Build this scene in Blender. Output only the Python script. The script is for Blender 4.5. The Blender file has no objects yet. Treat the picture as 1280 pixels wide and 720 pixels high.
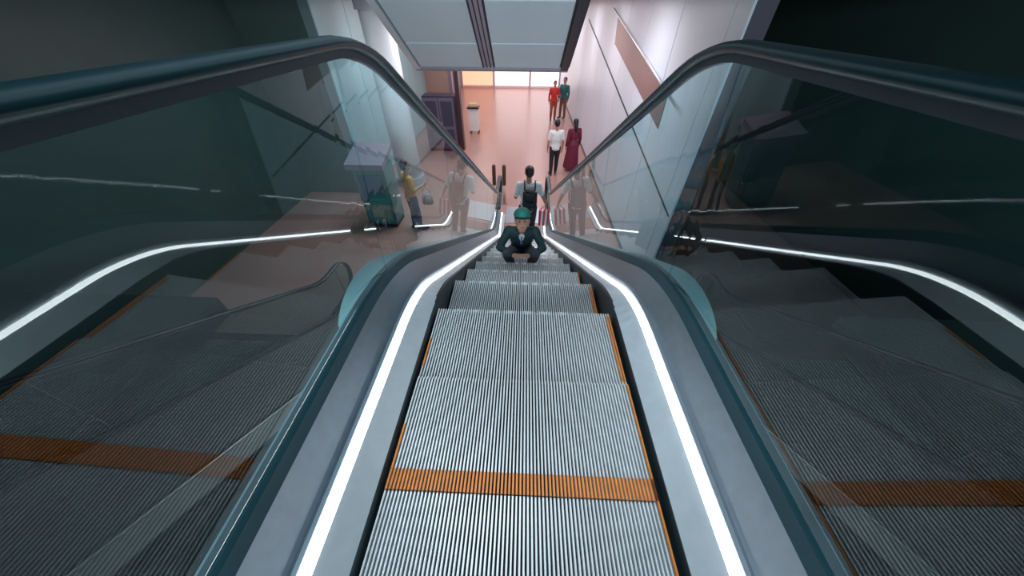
import bpy, bmesh, math, random
from mathutils import Vector, Matrix
random.seed(7)
S = bpy.context.scene
COL = S.collection

# ------------------------------------------------------------------ camera
F_PX, PITCH, CAM_H, CAM_X, YAW, ROLL = 384.6, 0.7418, 1.175, -0.0261, -0.0329, 0.007
cam = bpy.data.cameras.new('camera'); camo = bpy.data.objects.new('camera', cam); COL.objects.link(camo)
cam.sensor_width = 36.0; cam.sensor_fit = 'HORIZONTAL'; cam.lens = F_PX / 1280 * 36.0; cam.clip_start = 0.02
camo.matrix_world = (Matrix.Translation((CAM_X, 0, CAM_H)) @ Matrix.Rotation(-YAW, 4, 'Z')
                     @ Matrix.Rotation(math.pi / 2 - PITCH, 4, 'X') @ Matrix.Rotation(ROLL, 4, 'Z'))
S.camera = camo
# ------------------------------------------------------------------ world, exposure
w = bpy.data.worlds.new('world'); S.world = w; w.use_nodes = True
w.node_tree.nodes['Background'].inputs[0].default_value = (0.55, 0.75, 0.85, 1)
w.node_tree.nodes['Background'].inputs[1].default_value = 0.03
S.view_settings.view_transform = 'Standard'; S.view_settings.look = 'None'
S.view_settings.exposure = 0.0; S.view_settings.gamma = 1.0; S.view_settings.use_curve_mapping = False

def light(name, kind, loc, target, energy, color, **kw):
    l = bpy.data.lights.new(name, kind); l.energy = energy; l.color = color
    for k, v in kw.items(): setattr(l, k, v)
    o = bpy.data.objects.new(name, l); COL.objects.link(o); o.location = loc
    d = Vector(target) - Vector(loc)
    o.rotation_euler = d.to_track_quat('-Z', 'Y').to_euler()
    return o
TAN = math.tan(math.radians(30))
# downlights in the light slot of the sloping soffit, pointed at the steps of the lit escalator
SOFFIT_N = Vector((0, 0.5, math.sqrt(.75)))
def soffit_z(Y): return CAM_H + 2.2 / SOFFIT_N.z - Y * TAN
for Y, ty, e in ((-0.6, 0.2, 170), (0.5, 1.0, 170), (1.8, 2.2, 150), (3.1, 3.6, 150)):
    light('downlight', 'SPOT', (-0.575, Y, soffit_z(Y) - 0.03), (0.0, ty, -0.1 if ty < 1.2 else -(ty - 1.23) * TAN), e,
          (0.86, 0.95, 1.0), spot_size=math.radians(33), spot_blend=0.6, shadow_soft_size=0.12)
# unseen hall ceiling panels; nearest row added to brighten the right wall
for Y in (6.9, 10.0, 13.5, 17.5, 21.5):
    for X in (-2.6, 0.9):
        light('hall_light', 'AREA', (X, Y, 1.29), (X, Y, -3), 52 if Y < 8 else 36, (1.0, 0.93, 0.94), shape='RECTANGLE', size=1.2, size_y=0.6)

# unseen fill light added behind the camera to brighten the soffit
light('landing_daylight', 'AREA', (0, -4.8, 1.5), (0, 0, 1.6), 400, (0.82, 0.94, 1.0), shape='RECTANGLE', size=3.2, size_y=2.4)
# ------------------------------------------------------------------ materials
MATS = {}
def mat(name, color, rough=.5, metal=0., noise=0., nscale=8., emit=0., ecol=None, spec=.5, coat=0., bump=0.):
    if name in MATS: return MATS[name]
    m = bpy.data.materials.new(name); m.use_nodes = True; nt = m.node_tree; b = nt.nodes['Principled BSDF']
    c = tuple(color) + (1,)
    b.inputs['Base Color'].default_value = c; b.inputs['Roughness'].default_value = rough
    b.inputs['Metallic'].default_value = metal; b.inputs['Specular IOR Level'].default_value = spec
    b.inputs['Coat Weight'].default_value = coat
    tc = nt.nodes.new('ShaderNodeTexCoord'); nz = nt.nodes.new('ShaderNodeTexNoise')
    nz.inputs['Scale'].default_value = nscale; nz.inputs['Detail'].default_value = 5
    nt.links.new(tc.outputs['Object'], nz.inputs['Vector'])
    mx = nt.nodes.new('ShaderNodeMix'); mx.data_type = 'RGBA'
    k = noise if noise else .06
    mx.inputs['A'].default_value = tuple(min(1, x * (1 - k)) for x in color) + (1,)
    mx.inputs['B'].default_value = tuple(min(1, x * (1 + k)) for x in color) + (1,)
    nt.links.new(nz.outputs['Fac'], mx.inputs['Factor']); nt.links.new(mx.outputs['Result'], b.inputs['Base Color'])
    if bump:
        bp = nt.nodes.new('ShaderNodeBump'); bp.inputs['Strength'].default_value = bump; bp.inputs['Distance'].default_value = .01
        nt.links.new(nz.outputs['Fac'], bp.inputs['Height']); nt.links.new(bp.outputs['Normal'], b.inputs['Normal'])
    if emit:
        b.inputs['Emission Color'].default_value = tuple(ecol or color) + (1,); b.inputs['Emission Strength'].default_value = emit
    MATS[name] = m; return m
def glassmat(name, tint, refl, ior=1.5):
    m = bpy.data.materials.new(name); m.use_nodes = True; nt = m.node_tree
    for n in list(nt.nodes): nt.nodes.remove(n)
    o = nt.nodes.new('ShaderNodeOutputMaterial'); mx = nt.nodes.new('ShaderNodeMixShader')
    t = nt.nodes.new('ShaderNodeBsdfTransparent'); t.inputs[0].default_value = tuple(tint) + (1,)
    g = nt.nodes.new('ShaderNodeBsdfGlossy'); g.inputs['Roughness'].default_value = 0.015; g.inputs[0].default_value = tuple(refl) + (1,)
    fr = nt.nodes.new('ShaderNodeFresnel'); fr.inputs['IOR'].default_value = ior
    ge = nt.nodes.new('ShaderNodeNewGeometry'); iv = nt.nodes.new('ShaderNodeMath'); iv.operation = 'SUBTRACT'; iv.inputs[0].default_value = 1
    nt.links.new(ge.outputs['Backfacing'], iv.inputs[1])       # one reflection per pane: none on leaving the slab
    mu = nt.nodes.new('ShaderNodeMath'); mu.operation = 'MULTIPLY'; nt.links.new(fr.outputs[0], mu.inputs[0]); nt.links.new(iv.outputs[0], mu.inputs[1])
    nt.links.new(mu.outputs[0], mx.inputs[0]); nt.links.new(t.outputs[0], mx.inputs[1]); nt.links.new(g.outputs[0], mx.inputs[2])
    nt.links.new(mx.outputs[0], o.inputs[0]); MATS[name] = m; return m
GLASS = glassmat('teal_glass', (.80, .95, .965), (.92, 1, 1), 1.8)
DGLASS = glassmat('smoked_glass', (.62, .74, .72), (.9, 1, 1))  # darker copy of the balustrade glass; dimness put into the tint
STEEL = mat('brushed_steel', (.42, .48, .54), .38, .75, .12, 30)
DSTEEL = mat('dark_bronze_steel', (.10, .10, .105), .45, .6, .15, 20)  # steel of the side flights, colour darkened so they look unlit
DTRIM = mat('dark_trim_steel', (.34, .34, .35), .4, .6, .1, 20)
PALE = mat('pale_skirt_steel', (.68, .76, .82), .35, .45, .1, 20)
LED = mat('led_diffuser', (.95, .97, 1), .4, 0, .03, 8, 8, (.93, .97, 1))  # polished trim with an added glow for its highlight, also lighting the soffit
SKIRT = mat('skirt_black', (.012, .03, .04), .45, .1, .3)
RUBBER = mat('handrail_rubber', (.006, .03, .038), .3, 0, .2, 20)
DRUBBER = mat('black_rubber', (.008, .012, .016), .35, 0, .2, 20)
GASKET = mat('gasket', (.02, .07, .09), .4, 0, .2)
CLEAT = mat('cleat_aluminium', (.80, .84, .88), .45, .35, .16, 9)
GROOVE = mat('groove_dark', (.008, .011, .018), .8, 0, .3)
DCLEAT = mat('old_cleat_aluminium', (.26, .25, .25), .5, .5, .2, 9)  # darkened copy of the cleat metal for the dim side flights
ORANGE = mat('orange_marking', (.85, .27, .05), .5, 0, .2, 30)
SOFF = mat('soffit_panel', (.66, .78, .86), .4, .0, .05, 2)
SOFFD = mat('soffit_backing', (.05, .06, .08), .6)

# ------------------------------------------------------------------ mesh helpers
def link(name, me, m=None, parent=None):
    o = bpy.data.objects.new(name, me); COL.objects.link(o)
    if m is not None and me is not None and not me.materials:
        for q in (m if isinstance(m, (list, tuple)) else [m]): me.materials.append(q)
    if parent: o.parent = parent
    return o
def bm_mesh(bm, name='m', smooth=False):
    bmesh.ops.recalc_face_normals(bm, faces=bm.faces)
    me = bpy.data.meshes.new(name); bm.to_mesh(me); bm.free()
    if smooth:
        for p in me.polygons: p.use_smooth = True
    return me
def box(bm, x0, x1, y0, y1, z0, z1, mi=0):
    v = [bm.verts.new((x, y, z)) for x in (x0, x1) for y in (y0, y1) for z in (z0, z1)]
    for a in ((0, 1, 3, 2), (4, 6, 7, 5), (0, 4, 5, 1), (2, 3, 7, 6), (0, 2, 6, 4), (1, 5, 7, 3)):
        f = bm.faces.new([v[i] for i in a]); f.material_index = mi
    return v
def boxo(name, x0, x1, y0, y1, z0, z1, m, parent=None, bevel=0.):
    bm = bmesh.new(); box(bm, x0, x1, y0, y1, z0, z1)
    if bevel: bmesh.ops.bevel(bm, geom=list(bm.edges), offset=bevel, segments=2, affect='EDGES')
    return link(name, bm_mesh(bm, name), m, parent)
def tube(bm, pts, r, n=10, caps=True):
    """tube with parallel-transported rings; r number or list"""
    pts = [Vector(p) for p in pts]; rs = r if isinstance(r, (list, tuple)) else [r] * len(pts)
    up = Vector((0, 0, 1)); rings = []; pn = None
    for i, p in enumerate(pts):
        t = (pts[min(i + 1, len(pts) - 1)] - pts[max(i - 1, 0)]).normalized()
        if pn is None:
            a = up if abs(t.dot(up)) < .95 else Vector((1, 0, 0)); pn = (a - t * a.dot(t)).normalized()
        else: pn = (pn - t * pn.dot(t)).normalized()
        bn = t.cross(pn)
        rings.append([bm.verts.new(p + (pn * math.cos(2 * math.pi * k / n) + bn * math.sin(2 * math.pi * k / n)) * rs[i]) for k in range(n)])
    for a, b in zip(rings, rings[1:]):
        for k in range(n): bm.faces.new((a[k], a[(k + 1) % n], b[(k + 1) % n], b[k]))
    if caps: bm.faces.new(rings[0]); bm.faces.new(rings[-1])
def empty(name, loc=(0, 0, 0), rz=0.):
    o = bpy.data.objects.new(name, None); COL.objects.link(o); o.location = loc; o.rotation_euler = (0, 0, rz); o.empty_display_size = .2
    return o
def tag(o, label, cat, group=None):
    o['label'] = label; o['category'] = cat
    if group: o['group'] = group
    return o
def struct(o, label=None):
    o['kind'] = 'structure'
    if label: o['label'] = label
    return o

# ------------------------------------------------------------------ escalators
A30 = math.radians(30)
def prof(Y, Yk, R, rise):
    """height of a line that is level, bends down 30 degrees at Yk and levels out again after falling `rise`"""
    t = R * math.tan(A30 / 2); a = Yk - t; b = a + R * math.sin(A30)
    Yb = Yk + rise / TAN; c = Yb - t; d = c + R * math.sin(A30); 
    if Y < a: return 0.
    if Y < b: return -(R - math.sqrt(R * R - (Y - a) ** 2))
    e = Yb + t; s = e - R * math.sin(A30)
    if Y < s: return -(Y - Yk) * TAN
    if Y < e: return -rise + (R - math.sqrt(max(0, R * R - (e - Y) ** 2)))
    return -rise
def samples(Y0, Y1, Yk, rise):
    Yb = Yk + rise / TAN; ys = set([Y0, Y1])
    for c in (Yk, Yb):
        for i in range(-12, 13): ys.add(round(c + i * .055, 4))
    y = Y0
    while y < Y1: ys.add(round(y, 4)); y += .5
    return [y for y in sorted(ys) if Y0 <= y <= Y1]
def loft(bm, section, ys, rise, close=False):
    """section: list of (x, h, Yk, R)"""
    rows = [[bm.verts.new((x, Y, prof(Y, k, R, rise) + h)) for (x, h, k, R) in section] for Y in ys]
    n = len(section)
    for a, b in zip(rows, rows[1:]):
        for i in range(n if close else n - 1):
            j = (i + 1) % n; bm.faces.new((a[i], a[j], b[j], b[i]))
    if close: bm.faces.new(rows[0]); bm.faces.new(rows[-1])
STEP_HW = .45; PITCH_L = .415
def step_mesh(name, cl, gr, n=73):
    """tread with n cleats, cleated riser below its far nosing; nosing at local y=0, tread runs to -PITCH_L"""
    bm = bmesh.new(); L = PITCH_L + .004; p = 2 * STEP_HW / n
    box(bm, -STEP_HW, STEP_HW, -L, -.002, -.045, -.02, 1)
    box(bm, -STEP_HW, STEP_HW, -.03, -.012, -.26, -.03, 1)
    for i in range(n):
        x0 = -STEP_HW + i * p; x1 = x0 + p * .44
        v = [bm.verts.new(q) for q in ((x0, -L, -.02), (x0, -L, 0), (x1, -L, 0), (x1, -L, -.02),
             (x0, 0, -.02), (x0, 0, 0), (x1, 0, 0), (x1, 0, -.02), (x0, -.012, -.25), (x1, -.012, -.25))]
        for f in ((0, 1, 5, 4), (1, 2, 6, 5), (2, 3, 7, 6), (5, 6, 9, 8)): bm.faces.new([v[k] for k in f])
    me = bm_mesh(name and bm, name); me.materials.append(cl); me.materials.append(gr); return me
def band_mesh(x0, x1, y0, y1, n=73):
    """orange paint on the cleat tops between x0..x1 and y0..y1"""
    bm = bmesh.new(); p = 2 * STEP_HW / n
    for i in range(n):
        a = -STEP_HW + i * p; b = a + p * .44
        if a < x0 - 1e-4 or b > x1 + p: continue
        box(bm, a - .0004, b + .0004, y0, y1, -.006, .0015)
    return bm_mesh(bm, 'marking')
def escalator(name, X0, Z0, dims, mats, Y0, panels, markings, phase):
    """dims: dict with nose(Yk,R), rise and per-side sections (s=-1,+1)"""
    root = empty(name, (X0, 0, Z0)); rise = dims['rise']; Yk, R = dims['nose']; Yb = Yk + rise / TAN; Y1 = Yb + dims.get('tail', 1.0)
    # steps
    me = step_mesh('step', mats['cleat'], mats['groove']); j = 0; Y = phase
    bandm = band_mesh(-.45, .45, -PITCH_L, -PITCH_L + .062)
    worn = band_mesh(-.45, .45, -PITCH_L, -PITCH_L + .010)
    side_wide = band_mesh(.415, .46, -PITCH_L + .02, -.02); side_thin = band_mesh(.433, .46, -PITCH_L, 0); side_left = band_mesh(-.45, -.448, -PITCH_L + .06, -.2)
    while Y < Y1 - .25:
        s = link('step', me, None, root); s.location = (0, Y, prof(Y, Yk, R, rise))
        k = markings.get(j) if markings else None
        if k:
            for q in k:
                c = link({'band': 'orange_edge_band', 'wide': 'orange_side_line', 'thin': 'orange_side_line', 'left': 'orange_side_line'}[q],
                         {'band': bandm, 'wide': side_wide, 'thin': side_thin, 'left': side_left}[q], ORANGE, s)
        if mats['cleat'] is CLEAT and 2 <= j <= 6: link('worn_edge', worn, mat('worn_bright_edge', (.9, .93, .95), .5, 0, .3, 25), s)
        Y += PITCH_L; j += 1
    ysf = samples(Y0, Y1, Yk, rise)
    for s in (-1, 1):
        d = dims['side'][s]; (bx, bh, bk), (gx, gh, gk, gR), (hx, hh, hk, hR) = d['band'], d['gasket'], d['rail']
        def part(nm, sec, m, close=True, smooth=False):
            bm = bmesh.new(); loft(bm, [(s * x, h, k, r) for x, h, k, r in sec], ysf, rise, close)
            return link(nm, bm_mesh(bm, nm, smooth), m, root)
        part('skirt_panel', [(.458, -.30, Yk, R), (.462, .035, Yk, R), (.475, .04, Yk, R), (.475, -.30, Yk, R)], mats['skirt'])
        part('inner_deck', [(.463, .035, Yk, R), (bx - .002, bh - .004, bk, R), (bx - .002, bh - .05, bk, R), (.475, 0, Yk, R)], mats['pale'])
        part('light_strip' if mats['led'] is LED else 'bright_trim', [(bx - .002, bh - .012, bk, R), (bx + .001, bh + .004, bk, R), (bx + .014, bh + .010, bk, R), (bx + .016, bh - .012, bk, R)], mats['led'])  # trim along the band; on the main flight its highlight is a glow
        part('balustrade_deck', [(bx + .016, bh - .004, bk, R), (bx + .018, bh + .036, bk, R), (bx + .03, bh + .038, bk, R), (bx + .046, bh + .026, bk, R), (gx - .012, gh, gk, gR), (gx - .012, gh - .04, gk, gR), (bx + .03, bh - .05, bk, R)], mats['deck'])
        part('glass_gasket', [(gx - .018, gh - .02, gk, gR), (gx - .018, gh + .045, gk, gR), (gx + .026, gh + .045, gk, gR), (gx + .026, gh - .02, gk, gR)], mats['gasket'])
        part('outer_cladding', [(gx + .012, gh - .01, gk, gR), (d['out'], gh - .01, gk, gR), (d['out'], -.75, Yk, R), (d['out'] - .012, -.75, Yk, R), (d['out'] - .012, gh - .03, gk, gR), (gx + .012, gh - .03, gk, gR)], mats['clad'])
        if 'cover' in d:
            bm = bmesh.new(); loft(bm, [(s * (gx + .026), gh - .005, gk, gR), (s * d['cover'], gh - .02, gk, gR), (s * d['cover'], gh - .05, gk, gR), (s * (gx + .026), gh - .05, gk, gR)],
                                   [y for y in ysf if .72 < y < Yb - .4], rise, True)
            for v in bm.verts:                      # the fairing runs out in a slim rounded point beside the upper bend
                u = min(1, max(0, (v.co.y - .72) / 1.1)); v.co.x = s * (gx + .026 + (abs(v.co.x) - gx - .026) * math.sqrt(u))
            link('side_cover', bm_mesh(bm, 'cover'), mats['cover'], root)
        # glass panels
        for a, b in zip(panels, panels[1:]):
            bm = bmesh.new(); n = max(2, int((b - a) / .09)); ys = [a + .003 + (b - a - .006) * i / n for i in range(n + 1)]
            loft(bm, [(s * (gx - .005), gh - .01, gk, gR), (s * (hx - .005), hh - .03, hk, hR), (s * (hx + .005), hh - .03, hk, hR), (s * (gx + .005), gh - .01, gk, gR)], ys, rise, True)
            link('glass_panel', bm_mesh(bm, 'glass'), mats['glass'], root)
        # handrail with the turn round the lower newel
        path = []
        yr = samples(Y0, Y1 - .05, hk, rise)
        for Yv in yr: path.append(((0, Yv, prof(Yv, hk, hR, rise) + hh)))
        e = path[-1]; rr = .3
        for i in range(1, 13):
            an = math.pi * i / 12; path.append((0, e[1] + rr * math.sin(an), e[2] - rr + rr * math.cos(an)))
        path += [(0, e[1] - .5, e[2] - 2 * rr)]
        bm = bmesh.new(); prev = None; npf = 12
        for i, pnt in enumerate(path):
            a = Vector(path[max(i - 1, 0)]); b = Vector(path[min(i + 1, len(path) - 1)]); t = (b - a).normalized(); nrm = Vector((0, -t.z, t.y))
            ring = [bm.verts.new(Vector((s * hx, pnt[1], pnt[2])) + Vector((1, 0, 0)) * (.041 * math.cos(u)) + nrm * (.018 * math.sin(u))) for u in [2 * math.pi * q / npf for q in range(npf)]]
            if prev:
                for q in range(npf): bm.faces.new((prev[q], prev[(q + 1) % npf], ring[(q + 1) % npf], ring[q]))
            else: bm.faces.new(ring)
            prev = ring
        bm.faces.new(prev)
        link('handrail', bm_mesh(bm, 'handrail', True), mats['rubber'], root)
        part('handrail_guide', [(hx - .014, hh - .036, hk, hR), (hx - .014, hh - .014, hk, hR), (hx + .014, hh - .014, hk, hR), (hx + .014, hh - .036, hk, hR)], mats['guide'])
        # glass newel end under the turn
        bm = bmesh.new(); ring = []
        yy = Y1 - .05; zc = -rise + hh - .3
        pts = [(yy - .05, -rise + gh), (yy - .05, -rise + hh - .03)] + [(yy + .27 * math.sin(math.pi * i / 10), zc + .27 * math.cos(math.pi * i / 10)) for i in range(11)] + [(yy, -rise + gh)]
        v0 = [bm.verts.new((s * (hx - .005), a, b)) for a, b in pts]; v1 = [bm.verts.new((s * (hx + .005), a, b)) for a, b in pts]
        bm.faces.new(v0); bm.faces.new(v1)
        for i in range(len(pts)): k = (i + 1) % len(pts); bm.faces.new((v0[i], v0[k], v1[k], v1[i]))
        link('newel_glass', bm_mesh(bm, 'newel'), mats['glass'], root)
    # truss bottom cover
    bm = bmesh.new(); o0, o1 = -dims['side'][-1]['out'], dims['side'][1]['out']
    loft(bm, [(o0, -.75, Yk, R), (o1, -.75, Yk, R), (o1, -.77, Yk, R), (o0, -.77, Yk, R)], samples(Y0, Yb - .3, Yk, rise), rise, True)
    link('truss_cover', bm_mesh(bm, 'truss'), mats['clad'], root)
    # lower comb plate
    boxo('comb_plate', -.46, .46, Y1 - .38, Y1 + .5, -rise - .02, -rise + .012, mats['deck'], root)
    return root
RISE = 3.0
main_side = {'band': (.5417, .0948, 1.1455), 'gasket': (.6618, .2413, 1.148, 1.245), 'rail': (.592, 1.094, 1.2916, .81), 'out': .735, 'cover': .95}
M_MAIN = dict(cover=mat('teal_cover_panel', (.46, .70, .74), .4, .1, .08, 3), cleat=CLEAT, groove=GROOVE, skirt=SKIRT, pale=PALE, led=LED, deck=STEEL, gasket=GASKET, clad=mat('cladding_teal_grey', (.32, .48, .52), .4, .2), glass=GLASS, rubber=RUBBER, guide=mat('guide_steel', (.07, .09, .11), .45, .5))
M_DARK = dict(cleat=DCLEAT, groove=GROOVE, skirt=SKIRT, pale=mat('dull_inner_deck', (.2, .2, .205), .5, .5), led=DTRIM, deck=DSTEEL, gasket=DRUBBER, clad=mat('cladding_dark', (.05, .07, .07), .5, .2), glass=DGLASS, rubber=DRUBBER, guide=DSTEEL)  # dimness of the side flights is put into these darkened colours
marks = {0: ('thin',), 1: ('band', 'thin', 'left'), 2: ('wide', 'left'), 3: ('wide',), 4: ('thin',)}
PH = .285 - PITCH_L * 0
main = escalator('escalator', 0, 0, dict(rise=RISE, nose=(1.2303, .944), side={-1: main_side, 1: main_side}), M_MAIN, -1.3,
                 [-1.3, -.1, 1.1, 2.35, 3.6, 4.85, 6.1, 7.3], marks, PH - PITCH_L * 0)
tag(main, 'brightly lit middle escalator with teal glass balustrades and ribbed steps', 'escalator', 'parallel escalators')
for s, lab in ((-1, 'dim dark escalator with wide bronze deck, left of the lit middle escalator'), (1, 'dim dark escalator with wide bronze deck, right of the lit middle escalator')):
    outer = {'band': (.62, .10, -.1), 'gasket': (1.42, .30, -.1, 1.2), 'rail': (1.40, 1.0, 0, .9), 'out': 1.5}
    inner = {'band': (.50, .08, -.1), 'gasket': (.60, .2, -.1, 1.2), 'rail': (.58, 1.0, 0, .9), 'out': .66}
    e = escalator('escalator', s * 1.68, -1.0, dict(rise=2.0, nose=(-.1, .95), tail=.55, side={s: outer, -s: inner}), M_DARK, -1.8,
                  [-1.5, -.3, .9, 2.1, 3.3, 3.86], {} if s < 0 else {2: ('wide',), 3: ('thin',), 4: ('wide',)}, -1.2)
    tag(e, lab, 'escalator', 'parallel escalators')

# ------------------------------------------------------------------ setting
FZ = -3.0
struct(boxo('floor', -9, 9, 3.2, 26, FZ - .2, FZ, mat('terracotta_floor', (.46, .255, .23), .3, 0, .06, .7)), 'polished pink terracotta floor of the lower hall')
struct(boxo('floor_landing', -3.2, 3.2, -5, -1.3, -.3, 0.0, mat('landing_floor', (.25, .27, .28), .4)))
for s, nm in ((-1, 'left'), (1, 'right')):
    struct(boxo('floor_mezzanine_' + nm, s * 3.2, s * 6.4, -5, 2.2, -1.35, -1.1, mat('mezzanine_floor', (.05, .07, .07), .35)))
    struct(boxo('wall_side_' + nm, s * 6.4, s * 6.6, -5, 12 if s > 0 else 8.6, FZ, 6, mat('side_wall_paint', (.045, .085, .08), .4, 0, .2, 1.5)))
# right wall of white panels
WX = 2.3
wr = struct(boxo('wall_right', WX + .03, WX + .25, 4.4, 25, FZ, 1.35, mat('wall_joint', (.08, .08, .11), .6)), 'pale lilac panelled wall right of the lit escalator')
WALLW = mat('lilac_white_panel', (.66, .73, .84), .38, 0, .03, 1.5)
ys = [4.4] + [4.75 + 1.55 * i for i in range(14)]
for a, b in zip(ys, ys[1:]):
    b = min(b, 25)
    if a < 25: boxo('panel', WX, WX + .03, a + .006, b - .006, FZ + .1, 1.35, WALLW, wr, .003)
def lineA(Y): return -1.34 + (Y - 4.11) * .187
def on_wall(name, quad, t, m):
    bm = bmesh.new(); v0 = [bm.verts.new((WX - .001, y, z)) for y, z in quad]; v1 = [bm.verts.new((WX - t, y, z)) for y, z in quad]
    bm.faces.new(v0); bm.faces.new(v1)
    for i in range(4): k = (i + 1) % 4; bm.faces.new((v0[i], v0[k], v1[k], v1[i]))
    return link(name, bm_mesh(bm, name), m, wr)
on_wall('dark_seam_strip', [(4.45, lineA(4.45)), (15.5, lineA(15.5)), (15.5, lineA(15.5) + .05), (4.45, lineA(4.45) + .03)], .012, mat('seam', (.03, .05, .07), .5))  # line of the reflected soffit, put on the wall as a dark strip
on_wall('brown_inlay', [(5.9, lineA(5.9) + .62), (10.4, lineA(10.4) + .62), (10.6, lineA(10.6) + 1.1), (5.9, lineA(5.9) + 1.1)], .01, mat('brown_inlay', (.2, .12, .12), .35))  # brown part of the soffit's reflection, laid on as a coloured panel
bm = bmesh.new(); tube(bm, [(WX - .06, y, lineA(y) + 1.19) for y in (5.3, 8, 11)], .022)
link('wall_rail', bm_mesh(bm, 'rail', True), mat('pale_rail', (.75, .77, .8), .3, .5), wr)  # pale line of the same reflection, modelled as a tube
struct(boxo('baseboard_right', WX - .012, WX + .03, 4.4, 25, FZ, FZ + .1, mat('skirting_dark', (.1, .07, .08), .4)))
# left wall of the lower hall
wl = struct(boxo('wall_left', -4.85, -4.63, 8.6, 16.6, FZ, 1.35, mat('left_joint', (.12, .2, .22), .6)), 'teal panelled wall on the left of the lower hall')
TEALP = mat('teal_panel', (.36, .56, .60), .3, 0, .08, 2)
for i in range(5): boxo('panel', -4.63, -4.6, 8.6 + 1.6 * i + .008, 8.6 + 1.6 * i + 1.592, FZ + .02, 1.35, TEALP, wl, .004)
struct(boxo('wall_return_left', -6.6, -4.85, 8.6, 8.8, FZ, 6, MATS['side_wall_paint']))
# brown shop wall and far wall
struct(boxo('wall_shop', -4.6, -3.15, 16.6, 16.9, FZ, 1.35, mat('brown_wall', (.42, .26, .22), .5, 0, .15, 1.2)), 'brown wall at the far left of the lower hall')
struct(boxo('wall_far', -9, 9, 25, 25.3, FZ, 1.35, mat('far_wall', (.85, .72, .72), .5)))
struct(boxo('ceiling_hall', -6.4, 6.4, 6.1, 25.3, 1.35, 1.6, mat('hall_ceiling', (.62, .66, .70), .6)))
# lit shopfront windows at the far end
for k, (x0, x1, c, e) in enumerate(((-4.3, -2.25, (1.0, .52, .34), 1.0), (-2.1, 0.2, (1, .86, .86), 1.5), (.35, 2.2, (1, .9, .92), 1.5))):
    o = struct(boxo('window_%d' % (k + 1), x0, x1, 24.93, 24.99, FZ + .15, 1.0, mat('lit_pane_%d' % k, c, .3, 0, .03, 2, e, c)))
    for a, b in ((x0 - .06, x0), (x1, x1 + .06)): boxo('window_frame', a, b, 24.9, 25, FZ, 1.1, mat('frame_white', (.8, .75, .76), .4), o)
# dark roof above the void
struct(boxo('ceiling_upper', -6.6, 6.6, -5, 6.3, 5.6, 5.8, mat('upper_ceiling', (.10, .12, .13), .7)))
struct(boxo('wall_fascia', -6.4, 6.4, 6.1, 6.3, 1.35, 5.6, mat('fascia', (.12, .15, .16), .6)))

# sloping soffit of the flight above
sof = struct(empty('ceiling_soffit'), 'sloping grey panelled soffit above the escalator')
def slope_box(name, x0, x1, Ya, Yb, d0, d1, m, parent, bevel=0.):
    """box between Ya..Yb along the slope, d above the visible soffit face"""
    bm = bmesh.new(); v = box(bm, x0, x1, Ya, Yb, d0, d1)
    for q in bm.verts: q.co.z = q.co.z / SOFFIT_N.z + soffit_z(q.co.y)
    if bevel: bmesh.ops.bevel(bm, geom=list(bm.edges), offset=bevel, segments=1, affect='EDGES')
    return link(name, bm_mesh(bm, name), m, parent)
slope_box('backing', -1.72, .62, -2.2, 5.6, .02, .6, SOFFD, sof)
r0 = 5.02; rows = [5.58, 5.02] + [5.02 - .7 * i for i in range(1, 11)]
for b, a in zip(rows, rows[1:]):
    for x0, x1 in ((-1.60, -.665), (-.485, .47)):
        slope_box('soffit_panel', x0 + .004, x1 - .004, a + .012, b - .012, 0, .03, SOFF, sof, .003)
PURP = mat('light_slot_lining', (.42, .36, .46), .5)
slope_box('light_slot', -.655, -.495, -2.1, 5.57, .012, .03, PURP, sof)
for x in (-.655, -.605, -.55, -.5): slope_box('slot_rib', x - .006, x + .006, -2.1, 5.58, -.006, .012, mat('slot_rib', (.03, .03, .05), .5), sof)
slope_box('edge_trim', -1.70, -1.615, -2.1, 5.59, -.02, .03, mat('pale_trim', (.75, .82, .88), .35, .2), sof)
slope_box('edge_trim', .49, .60, -2.1, 5.59, -.02, .03, mat('navy_trim', (.015, .03, .05), .4), sof)
slope_box('end_trim', -1.70, .60, 5.585, 5.64, -.015, .5, mat('end_trim', (.30, .30, .36), .4), sof)
for Y in (-.6, .5, 1.8, 3.1):
    bm = bmesh.new(); bmesh.ops.create_cone(bm, cap_ends=True, segments=20, radius1=.05, radius2=.05, depth=.02)
    o = link('downlight_lens', bm_mesh(bm, 'lens'), mat('lens', (1, 1, 1), .3, 0, .01, 5, 4, (.9, .97, 1)), sof)
    o.location = (-.575, Y, soffit_z(Y) + .012); o.rotation_euler = (-A30, 0, 0)
for r_, Y in enumerate((6.9, 10.0, 13.5, 17.5, 21.5)):  # unseen fittings; the nearest pair goes with the lamps added for the wall
    for i, X in enumerate((-2.6, .9)):
        t = tag(empty('ceiling_light', (X, Y, 1.35)), 'warm ceiling light panel of the lower hall, %s row, %s from the escalator' % (('left', 'right')[i], ('nearest', 'second', 'third', 'fourth', 'farthest')[r_]), 'light', 'hall ceiling lights')
        boxo('frame', -.66, .66, -.36, .36, -.04, 0, mat('lamp_frame', (.7, .7, .7), .4), t)
        boxo('diffuser', -.6, .6, -.3, .3, -.05, -.04, mat('diffuser', (1, .9, .88), .4, 0, .01, 4, 3, (1, .88, .86)), t)

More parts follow.
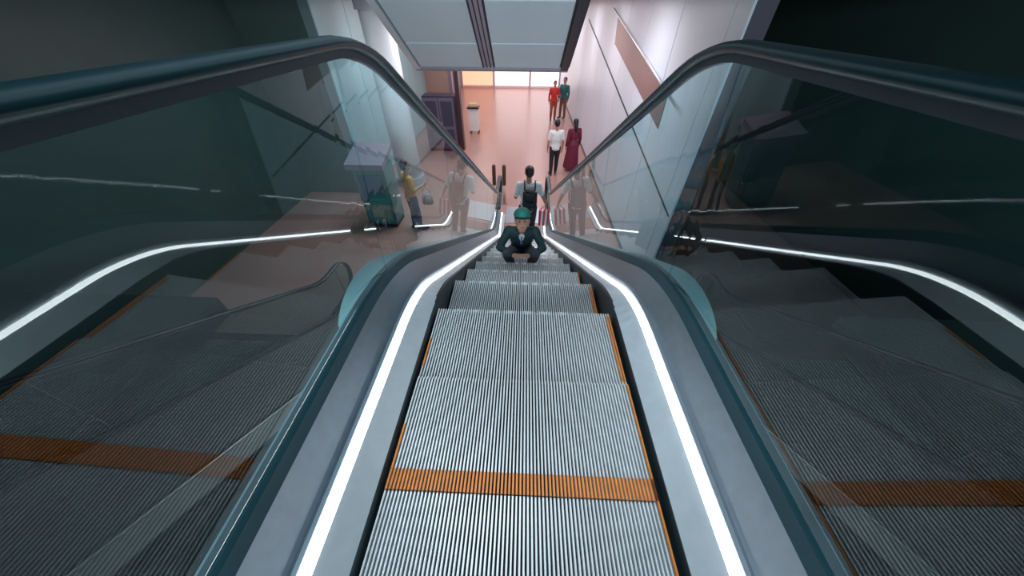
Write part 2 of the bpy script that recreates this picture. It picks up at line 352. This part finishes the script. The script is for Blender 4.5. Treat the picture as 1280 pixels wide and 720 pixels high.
# ------------------------------------------------------------------ people
def remesh(bm, voxel, m, name, parent, it=3):
    me = bpy.data.meshes.new('tmp'); bmesh.ops.recalc_face_normals(bm, faces=bm.faces); bm.to_mesh(me); bm.free()
    o = bpy.data.objects.new('tmp', me); COL.objects.link(o)
    r = o.modifiers.new('r', 'REMESH'); r.mode = 'VOXEL'; r.voxel_size = voxel; r.use_smooth_shade = True
    sm = o.modifiers.new('s', 'SMOOTH'); sm.factor = .5; sm.iterations = it
    dg = bpy.context.evaluated_depsgraph_get(); ev = o.evaluated_get(dg)
    out = bpy.data.meshes.new_from_object(ev); bpy.data.objects.remove(o); bpy.data.meshes.remove(me)
    for p in out.polygons: p.use_smooth = True
    out.materials.clear()
    return link(name, out, m, parent)
def capsule(bm, a, b, ra, rb, n=12):
    a, b = Vector(a), Vector(b); d = b - a; L = max(d.length, 1e-5); t = d / L; pts = []; rs = []
    for k in range(5):
        an = math.pi / 2 * (1 - k / 4); pts.append(a - t * ra * math.sin(an)); rs.append(max(ra * math.cos(an), .0008))
    for k in range(5):
        an = math.pi / 2 * k / 4; pts.append(b + t * rb * math.sin(an)); rs.append(max(rb * math.cos(an), .0008))
    tube(bm, pts, rs, n)
def ellip(bm, c, r, rot=None):
    g = bmesh.ops.create_icosphere(bm, subdivisions=3, radius=1.0)
    M = Matrix.Translation(Vector(c)) @ (rot.to_4x4() if rot else Matrix()) @ Matrix.Diagonal((r[0], r[1], r[2], 1))
    for v in g['verts']: v.co = M @ v.co
def chain(bm, pts, rs):
    for (a, b, ra, rb) in zip(pts, pts[1:], rs, rs[1:]): capsule(bm, a, b, ra, rb)
SKIN = mat('skin', (.46, .25, .17), .5, 0, .06, 12)
HAIRM = mat('black_hair', (.012, .01, .012), .45, 0, .2, 40)
def standing(h, arm_l='down', arm_r='down', stride=.04, lean=0.):
    """joints of a standing figure, forward = local +Y, right = +X, feet at z=0"""
    J = {}
    J['pelvis'] = (0, 0, .53 * h); J['waist'] = (0, .01, .60 * h); J['chest'] = (0, .01 + lean, .72 * h); J['neck'] = (0, -.01 + lean, .835 * h)
    J['head'] = (0, .015 + lean * 1.3, .925 * h)
    for s, n, arm in ((-1, 'l', arm_l), (1, 'r', arm_r)):
        sh = (s * .104 * h, -.005 + lean, .787 * h); J['sh_' + n] = sh
        if arm == 'down': el, wr, hd = (s * .135 * h, -.02, .635 * h), (s * .14 * h, .04, .49 * h), (0, .1, -1)
        elif arm == 'bent': el, wr, hd = (s * .145 * h, -.02, .64 * h), (s * .09 * h, .16 * h, .66 * h), (-s * .4, .9, .1)
        elif arm == 'out': el, wr, hd = (s * .165 * h, .02, .65 * h), (s * .215 * h, .09, .53 * h), (s * .1, .1, -1)
        J['el_' + n], J['wr_' + n], J['hd_' + n] = el, wr, hd
        J['hip_' + n] = (s * .052 * h, 0, .51 * h); J['kn_' + n] = (s * .056 * h, .025 + s * stride * .5, .285 * h)
        J['an_' + n] = (s * .058 * h, s * stride, .045 * h); J['toe_' + n] = (s * .066 * h, s * stride + .105 * h, .018 * h)
    return J
def person(label, J, h, loc, rz, top, bottom, hair='short', sleeves='long', shoes=(.03, .03, .035), look=0., nod=0., voxel=.008, dress=False, cap=None, hs=1.):
    k = h / 1.7; root = empty('person', loc, rz); tag(root, label, 'person')
    V = {n: Vector(p) for n, p in J.items()}
    hr = Matrix.Rotation(look, 3, 'Z') @ Matrix.Rotation(nod, 3, 'X')
    hc = V['head']
    kb = k; kh = k * hs
    def H(p): return hc + hr @ (Vector(p) * kh)
    def torso(bm, g):
        pts = [V['pelvis'], V['waist'], V['chest']]
        for t in range(7):
            u = t / 6 * 2; i = min(int(u), 1); f = u - i; c = pts[i].lerp(pts[i + 1], f)
            wdt = [.155, .15, .14, .135, .145, .16, .165][t]; dep = [.115, .11, .105, .10, .11, .115, .11][t]
            ax = (V['sh_r'] - V['sh_l']).normalized() if t > 3 else (V['hip_r'] - V['hip_l']).normalized()
            up = (pts[i + 1] - pts[i]).normalized(); fw = up.cross(ax).normalized()
            R = Matrix((ax, fw, ax.cross(fw))).transposed()
            ellip(bm, c, ((wdt + g) * k, (dep + g) * k, (.10 + g) * k), R)
        capsule(bm, V['sh_l'].lerp(V['chest'], .45), V['sh_r'].lerp(V['chest'], .45), (.085 + g) * k, (.085 + g) * k)
        for n in 'lr':
            nb = V['chest'].lerp(V['neck'], .62); capsule(bm, nb, V['sh_' + n], (.05 + g * .6) * k, (.05 + g) * k)
    def arm(bm, n, g, upto=1.0):
        e = V['el_' + n]; wv = V['wr_' + n]
        if upto < .6: e2 = V['sh_' + n].lerp(e, .75); chain(bm, [V['sh_' + n], e2], [(.056 + g) * k, (.046 + g) * k]); return
        chain(bm, [V['sh_' + n], V['sh_' + n].lerp(e, .4), e, e.lerp(wv, .35), e.lerp(wv, upto)], [(r + g) * k for r in (.056, .050, .040, .040, .029)])
    def leg(bm, n, g, low=1.0):
        kn, an = V['kn_' + n], V['an_' + n]
        chain(bm, [V['hip_' + n], V['hip_' + n].lerp(kn, .4), kn, kn.lerp(an, .35), kn.lerp(an, low)], [(r + g) * k for r in (.088, .078, .056, .055, .038)])
    # body: one continuous surface
    bm = bmesh.new(); torso(bm, -.004)
    for n in 'lr':
        arm(bm, n, -.004); leg(bm, n, -.004)
        an, toe = V['an_' + n], V['toe_' + n]
        capsule(bm, an, toe, .036 * k, .026 * k)
        # hand: palm, four fingers, thumb
        wv = V['wr_' + n]; d = Vector(V['hd_' + n]).normalized(); sgn = -1 if n == 'l' else 1
        side = d.cross(Vector((sgn, 0, 0)) if abs(d.x) < .8 else Vector((0, 0, 1))).normalized(); nrm = side.cross(d).normalized()
        if side.y < 0: side = -side
        palm = wv + d * .05 * k
        for q in (-.022, 0, .022): capsule(bm, wv + side * q * .6 * k, wv + d * .085 * k + side * q * 1.2 * k, .017 * k, .014 * k)
        inw = Vector((-sgn, 0, 0)); inw = (inw - d * inw.dot(d)); inw = inw.normalized() if inw.length > .1 else nrm
        for q, ln in ((-.033, .055), (-.011, .068), (.011, .074), (.033, .066)):
            b0 = wv + d * .09 * k + side * q * k; b1 = b0 + (d * .8 + inw * .25) * ln * .5 * k; b2 = b1 + (d * .6 + inw * .75) * ln * .5 * k
            chain(bm, [b0, b1, b2], [.0098 * k, .009 * k, .008 * k])
        t0 = wv + d * .03 * k + side * .028 * k; t1 = t0 + (side * .7 + d * .7) * .035 * k; t2 = t1 + (d * .95 + inw * .4) * .03 * k
        chain(bm, [t0, t1, t2], [.013 * k, .011 * k, .009 * k])
    capsule(bm, V['chest'].lerp(V['neck'], .6), hc - Vector((0, 0, .03 * k)), .056 * k, .052 * k)
    for c, r in (((0, 0, .02), (.076, .095, .095)), ((0, .02, -.045), (.062, .072, .07)), ((0, .045, -.085), (.036, .036, .03))):
        ellip(bm, H(c), [x * kh for x in r], hr)
    capsule(bm, H((0, .092, .012)), H((0, .112, -.022)), .010 * kh, .015 * kh)
    for s in (-1, 1):
        ellip(bm, H((s * .078, -.005, -.005)), (.012 * kh, .02 * kh, .032 * kh), hr)
        ellip(bm, H((s * .032, .083, .03)), (.026 * kh, .012 * kh, .008 * kh), hr)
    remesh(bm, voxel * k, SKIN, 'body', root, 2)
    EYE = mat('eye_dark', (.02, .012, .01), .2); LIP = mat('lip', (.35, .12, .10), .45)
    for s in (-1, 1):
        b2 = bmesh.new(); ellip(b2, H((s * .032, .089, .008)), (.013 * kh, .006 * kh, .0075 * kh), hr); link('eye', bm_mesh(b2, 'eye', True), EYE, root)
        b2 = bmesh.new(); capsule(b2, H((s * .018, .096, .030)), H((s * .05, .084, .030)), .0045 * kh, .003 * kh, 6); link('eyebrow', bm_mesh(b2, 'brow', True), HAIRM, root)
    b2 = bmesh.new(); ellip(b2, H((0, .088, -.055)), (.024 * kh, .008 * kh, .007 * kh), hr); link('mouth', bm_mesh(b2, 'mouth', True), LIP, root)
    # clothes
    bm = bmesh.new(); torso(bm, .014)
    for n in 'lr': arm(bm, n, .012, .93 if sleeves == 'long' else .5)
    hem = V['pelvis'] - Vector((0, 0, .04 * k)); ellip(bm, hem, (.175 * k, .135 * k, .08 * k))
    if dress:
        z0 = V['pelvis'].z; 
        tube(bm, [V['waist'], V['pelvis'], (V['pelvis'].x, V['pelvis'].y, z0 * .55), (V['pelvis'].x, V['pelvis'].y, z0 * .12)], [.14 * k, .19 * k, .24 * k, .28 * k], 20)
    remesh(bm, .011 * k, top, 'dress' if dress else 'top', root, 3)
    if not dress:
        bm = bmesh.new(); ellip(bm, V['pelvis'], (.162 * k, .125 * k, .11 * k))
        for n in 'lr': leg(bm, n, .014, .94)
        remesh(bm, .010 * k, bottom, 'trousers', root, 3)
    sm = mat('shoe_%.2f_%.2f_%.2f' % tuple(shoes), shoes, .45)
    for n in 'lr':
        an, toe = V['an_' + n], V['toe_' + n]; d = (toe - an); d.z = 0; d.normalize()
        bm = bmesh.new(); zf = toe.z
        chain(bm, [Vector((an.x, an.y, zf + .028 * k)) - d * .045 * k, Vector((an.x, an.y, zf + .03 * k)), Vector((toe.x, toe.y, zf + .018 * k))], [.042 * k, .047 * k, .038 * k])
        capsule(bm, an - d * .01, an + Vector((0, 0, .01)), .043 * k, .042 * k)
        for v in bm.verts:
            if v.co.z < zf - .012 * k: v.co.z = zf - .012 * k
        remesh(bm, .009 * k, sm, 'shoe', root, 2)
    # hair
    bm = bmesh.new()
    ellip(bm, H((0, -.016, .038)), (.087 * kh, .100 * kh, .092 * kh), hr)
    ellip(bm, H((0, -.035, .0)), (.082 * kh, .078 * kh, .085 * kh), hr)
    if hair == 'long':
        chain(bm, [H((0, -.05, 0)), H((0, -.085, -.1)), H((0, -.10, -.24))], [.075 * kh, .072 * kh, .045 * kh])
    elif hair == 'bun': ellip(bm, H((0, -.115, .05)), (.04 * kh, .04 * kh, .04 * kh), hr)
    hb = hr.inverted()
    for v in bm.verts:                    # keep the face clear
        q = hb @ (v.co - hc) / kh
        if q.z < .052 and q.y > .03: q.y = .03 - (q.y - .03) * .2; v.co = hc + hr @ (q * kh)
    remesh(bm, .009 * kh, HAIRM, 'hair', root, 2)
    if cap:
        bm = bmesh.new(); ellip(bm, H((0, -.01, .062)), (.098 * kh, .112 * kh, .085 * kh), hr)
        for v in bm.verts:
            q = hb @ (v.co - hc) / kh
            if q.z < .055: q.z = .055; v.co = hc + hr @ (q * kh)
        c = link('cap', bm_mesh(bm, 'cap', True), cap, root)
        bm = bmesh.new(); ring = []
        for zz in (.052, .060):
            ring.append([bm.verts.new(H((.088 * math.cos(a), .07 + .06 * math.sin(a), zz - .012 * math.sin(a)))) for a in [math.pi * i / 12 for i in range(13)]])
        bm.faces.new(ring[0]); bm.faces.new(ring[1])
        for i in range(13): q = (i + 1) % 13; bm.faces.new((ring[0][i], ring[0][q], ring[1][q], ring[1][i]))
        link('brim', bm_mesh(bm, 'brim'), mat('cap_brim', (.01, .02, .03), .5), c)
    return root
WHITE = mat('white_shirt', (.80, .84, .86), .8, 0, .08, 10); DARKP = mat('dark_trousers', (.02, .02, .03), .8, 0, .2)
def nose_z(Y):
    j = math.ceil((Y - PH) / PITCH_L - 1e-6); return prof(PH + j * PITCH_L, 1.2303, .944, RISE)
# person crouching on the steps, facing up the flight
h = 1.66; J = {}
J['pelvis'] = (0, -.16, .26); J['waist'] = (0, -.15, .37); J['chest'] = (0, -.06, .53); J['neck'] = (0, .0, .67); J['head'] = (0, .045, .79)
for s, n in ((-1, 'l'), (1, 'r')):
    J['sh_' + n] = (s * .175, -.03, .635); J['el_' + n] = (s * .30, .08, .43); J['wr_' + n] = (s * .13, .20, .40); J['hd_' + n] = (-s * .85, .35, .1)
    J['hip_' + n] = (s * .09, -.14, .24); J['kn_' + n] = (s * .19, .22, .42); J['an_' + n] = (s * .12, .02, .075); J['toe_' + n] = (s * .16, .21, .03)
JK = mat('dark_teal_jacket', (.008, .038, .046), .7, 0, .3, 12); GREEN = mat('green_cap', (.012, .17, .14), .6, 0, .2, 14)
JN = mat('charcoal_trousers', (.045, .06, .08), .8, 0, .3, 14)
SY = 2.56; KS = .72; h *= KS; J = {n: tuple(KS * c for c in p) if not n.startswith('hd') else p for n, p in J.items()}
J['head'] = (0, .04, .60)
sit = person('person crouching on the steps in dark teal jacket and green cap', J, h, (-.02, SY, nose_z(SY) - .014 + .017), math.pi, JK, JN, hs=1.18, cap=GREEN, shoes=(.5, .05, .12), nod=.30, voxel=.0065)
# shirt front and tie of the crouching person
bm = bmesh.new(); ellip(bm, (0, .05, .415), (.034, .022, .055))
for v in bm.verts: v.co.x *= min(1, max(.08, (v.co.z - .36) / .085))
link('shirt_front', bm_mesh(bm, 'shirt', True), WHITE, sit)
bm = bmesh.new(); chain(bm, [(0, .072, .44), (0, .078, .375)], [.007, .012]); link('tie', bm_mesh(bm, 'tie', True), mat('tie_violet', (.12, .10, .28), .6), sit)
# man riding near the bottom, back to the camera
MY = 5.86; mz = nose_z(MY)
J = standing(1.76, 'bent', 'out', stride=.03)
man = person('person in white shirt and dark trousers riding near the escalator bottom', J, 1.76, (.10, MY, mz + .002), 0, WHITE, DARKP, sleeves='short', look=.2)
bp = tag(empty('backpack', (.12, MY, mz)), 'black backpack worn by the white-shirted rider on the escalator', 'backpack')
BLK = mat('black_nylon', (.015, .02, .028), .6, 0, .3, 20)
bm = bmesh.new(); box(bm, -.135, .145, -.31, -.165, .95, 1.38); bmesh.ops.bevel(bm, geom=list(bm.edges), offset=.045, segments=3, affect='EDGES'); link('pack_body', bm_mesh(bm, 'pack', True), BLK, bp)
bm = bmesh.new(); box(bm, -.10, .11, -.35, -.30, .98, 1.18); bmesh.ops.bevel(bm, geom=list(bm.edges), offset=.02, segments=2, affect='EDGES'); link('front_pocket', bm_mesh(bm, 'pocket', True), BLK, bp)
for s in (-1, 1):
    bm = bmesh.new(); tube(bm, [(s * .10, -.17, 1.33), (s * .105, -.10, 1.44), (s * .105, .02, 1.462), (s * .11, .12, 1.39), (s * .13, .15, 1.25), (s * .15, .0, 1.02), (s * .11, -.17, 1.0)], .014, 8)
    link('shoulder_strap', bm_mesh(bm, 'strap', True), BLK, bp)
# red and white shopping bag in his hand
bx = tag(empty('shopping_bag', (.455, MY + .12, mz + .42)), 'red and white striped shopping bag held by the white-shirted rider', 'bag')
RED = mat('bag_red', (.62, .04, .10), .6); BW = mat('bag_white', (.85, .80, .80), .6)
for i in range(5): boxo('stripe_panel', -.11 + .044 * i, -.066 + .044 * i, -.045, .045, 0, .36, RED if i % 2 == 0 else BW, bx)
for y in (-.045, .045):
    bm = bmesh.new(); tube(bm, [(-.07, y, .35), (-.055, y * .8, .42), (0, y * .4, .45), (.055, y * .8, .42), (.07, y, .35)], .006, 6); link('bag_handle', bm_mesh(bm, 'handle', True), RED, bx)
# people in the lower hall
person('person in white shirt and black trousers walking away beside maroon dress', standing(1.68, stride=.10), 1.68, (.98, 10.27, FZ + .001), .1, WHITE, DARKP, sleeves='short')
person('person in long maroon dress by the lilac wall', standing(1.60), 1.60, (1.60, 10.72, FZ + .001), .3, mat('maroon_dress', (.16, .012, .045), .7, 0, .2), DARKP, hair='long', dress=True)
person('person in bright red top facing the escalator in the distance', standing(1.66, 'bent', 'down'), 1.66, (1.36, 17.0, FZ + .001), math.pi, mat('red_top', (.62, .03, .03), .7, 0, .2), mat('rust_trousers', (.35, .07, .03), .7), hair='bun')
person('person in dark teal top standing beside the distant red top', standing(1.74), 1.74, (1.86, 17.4, FZ + .001), math.pi - .6, mat('teal_top', (.02, .12, .13), .7), mat('brown_trousers', (.2, .09, .07), .7))
person('person in orange-yellow top and jeans seen through the left glass', standing(1.72, 'down', 'bent'), 1.72, (-2.62, 6.65, FZ + .001), -.9, mat('mustard_top', (.68, .36, .12), .8, 0, .15), mat('jeans', (.02, .09, .17), .8, 0, .3), sleeves='short')
hb = tag(empty('handbag', (-2.27, 6.72, FZ + .66)), 'grey handbag on the arm of the person in orange-yellow top', 'bag')
bm = bmesh.new(); box(bm, -.13, .13, -.05, .05, 0, .26); bmesh.ops.bevel(bm, geom=list(bm.edges), offset=.03, segments=2, affect='EDGES'); link('bag_body', bm_mesh(bm, 'bag', True), mat('grey_leather', (.42, .42, .44), .5), hb)
bm = bmesh.new(); tube(bm, [(-.09, 0, .24), (-.08, 0, .36), (0, 0, .42), (.08, 0, .36), (.09, 0, .24)], .01, 8); link('bag_handle', bm_mesh(bm, 'handle', True), MATS['grey_leather'], hb)

# ------------------------------------------------------------------ things in the lower hall
for x, lab in ((-.80, 'dark brown bollard post, left of the pair at the escalator bottom'), (-.53, 'dark brown bollard post, right of the pair at the escalator bottom')):
    p = tag(empty('bollard', (x, 8.15, FZ)), lab, 'post', 'bollards at the escalator bottom')
    bm = bmesh.new(); tube(bm, [(0, 0, .02), (0, 0, .55)], .045, 14); link('lower_sleeve', bm_mesh(bm, 'sleeve', True), mat('pale_sleeve', (.6, .45, .36), .4), p)
    bm = bmesh.new(); tube(bm, [(0, 0, .55), (0, 0, 1.05), (0, 0, 1.08), (0, 0, 1.095)], [.05, .05, .042, .02], 14); link('upper_post', bm_mesh(bm, 'post', True), mat('brown_post', (.10, .05, .035), .4), p)
    bm = bmesh.new(); tube(bm, [(0, 0, 0), (0, 0, .02)], .085, 18); link('base_plate', bm_mesh(bm, 'base'), mat('steel_plate', (.4, .4, .42), .35, .8), p)
pd = tag(empty('display_stand', (-2.2, 14.7, FZ)), 'white display stand with dark top on the pink floor', 'stand')
boxo('body', -.2, .2, -.18, .18, .12, .98, mat('white_laminate', (.85, .80, .80), .4), pd, .01)
boxo('top', -.25, .25, -.22, .22, .98, 1.04, mat('dark_top', (.03, .02, .03), .4), pd, .01)
for sx in (-.17, .17):
    for sy in (-.15, .15): boxo('foot', sx - .025, sx + .025, sy - .025, sy + .025, 0, .12, mat('foot_brown', (.2, .1, .08), .5), pd)
boxo('tray', -.16, .16, -.13, .13, 1.04, 1.16, mat('tray_gold', (.75, .55, .30), .4), pd, .015)
cb = tag(empty('display_cabinet', (-3.05, 12.6, FZ)), 'dark violet cabinet with framed doors beside the tall dark post', 'cabinet')
VD = mat('violet_dark', (.045, .04, .075), .35); VF = mat('violet_frame', (.12, .10, .15), .35)
boxo('body', -.6, .55, -.3, .3, .08, 1.85, VD, cb, .01); boxo('plinth', -.58, .53, -.27, .27, 0, .08, DRUBBER, cb)
for x0 in (-.57, -.02):
    d = boxo('door', x0, x0 + .53, -.335, -.3, .14, 1.8, VF, cb, .006)
    boxo('door_pane', x0 + .07, x0 + .46, -.345, -.333, .9, 1.7, VD, d); boxo('door_pane', x0 + .07, x0 + .46, -.345, -.333, .24, .8, VD, d)
    boxo('handle', x0 + (.48 if x0 < -.3 else .02), x0 + (.505 if x0 < -.3 else .045), -.375, -.335, .85, 1.05, STEEL, d)
ps = struct(boxo('trim_1', -2.47, -2.33, 12.45, 12.75, FZ, 1.35, mat('dark_maroon_post', (.05, .02, .03), .4)))
ps2 = struct(boxo('trim_2', -2.78, -2.66, 13.0, 13.2, FZ, 1.35, mat('mauve_post', (.28, .18, .24), .4)))
cl = tag(empty('column', (-3.55, 9.4, FZ)), 'tall pale blue-white column on the left of the lower hall', 'column')
bm = bmesh.new(); tube(bm, [(0, 0, .25), (0, 0, 4.1)], .36, 32); link('shaft', bm_mesh(bm, 'shaft', True), mat('pale_blue_white', (.78, .86, .92), .35, 0, .03, 2), cl)
for z0, z1, nm in ((0, .25, 'base'), (4.1, 4.35, 'capital')):
    bm = bmesh.new(); tube(bm, [(0, 0, z0), (0, 0, z1)], .43, 32); link(nm, bm_mesh(bm, nm), mat('column_grey', (.45, .5, .55), .4), cl)
ko = tag(empty('information_kiosk', (-3.5, 7.0, FZ)), 'dark teal kiosk with grey sloping hood left of the orange-yellow top', 'kiosk')
KT = mat('kiosk_teal', (.05, .17, .18), .35, 0, .2, 3)
boxo('body', -.36, .36, -.3, .3, .1, 1.5, KT, ko, .02); boxo('plinth', -.33, .33, -.27, .27, 0, .1, DRUBBER, ko)
boxo('screen', -.26, .26, -.312, -.3, .8, 1.35, mat('screen_blue', (.03, .12, .2), .15), ko); boxo('panel', -.29, .29, -.315, -.3, .2, .7, mat('kiosk_light', (.1, .3, .3), .4), ko, .003)
bm = bmesh.new(); v = box(bm, -.42, .42, -.42, .36, 1.5, 1.62)
for q in bm.verts:
    if q.co.y > 0: q.co.z += .22
link('hood', bm_mesh(bm, 'hood'), mat('hood_grey', (.22, .2, .26), .5), ko)
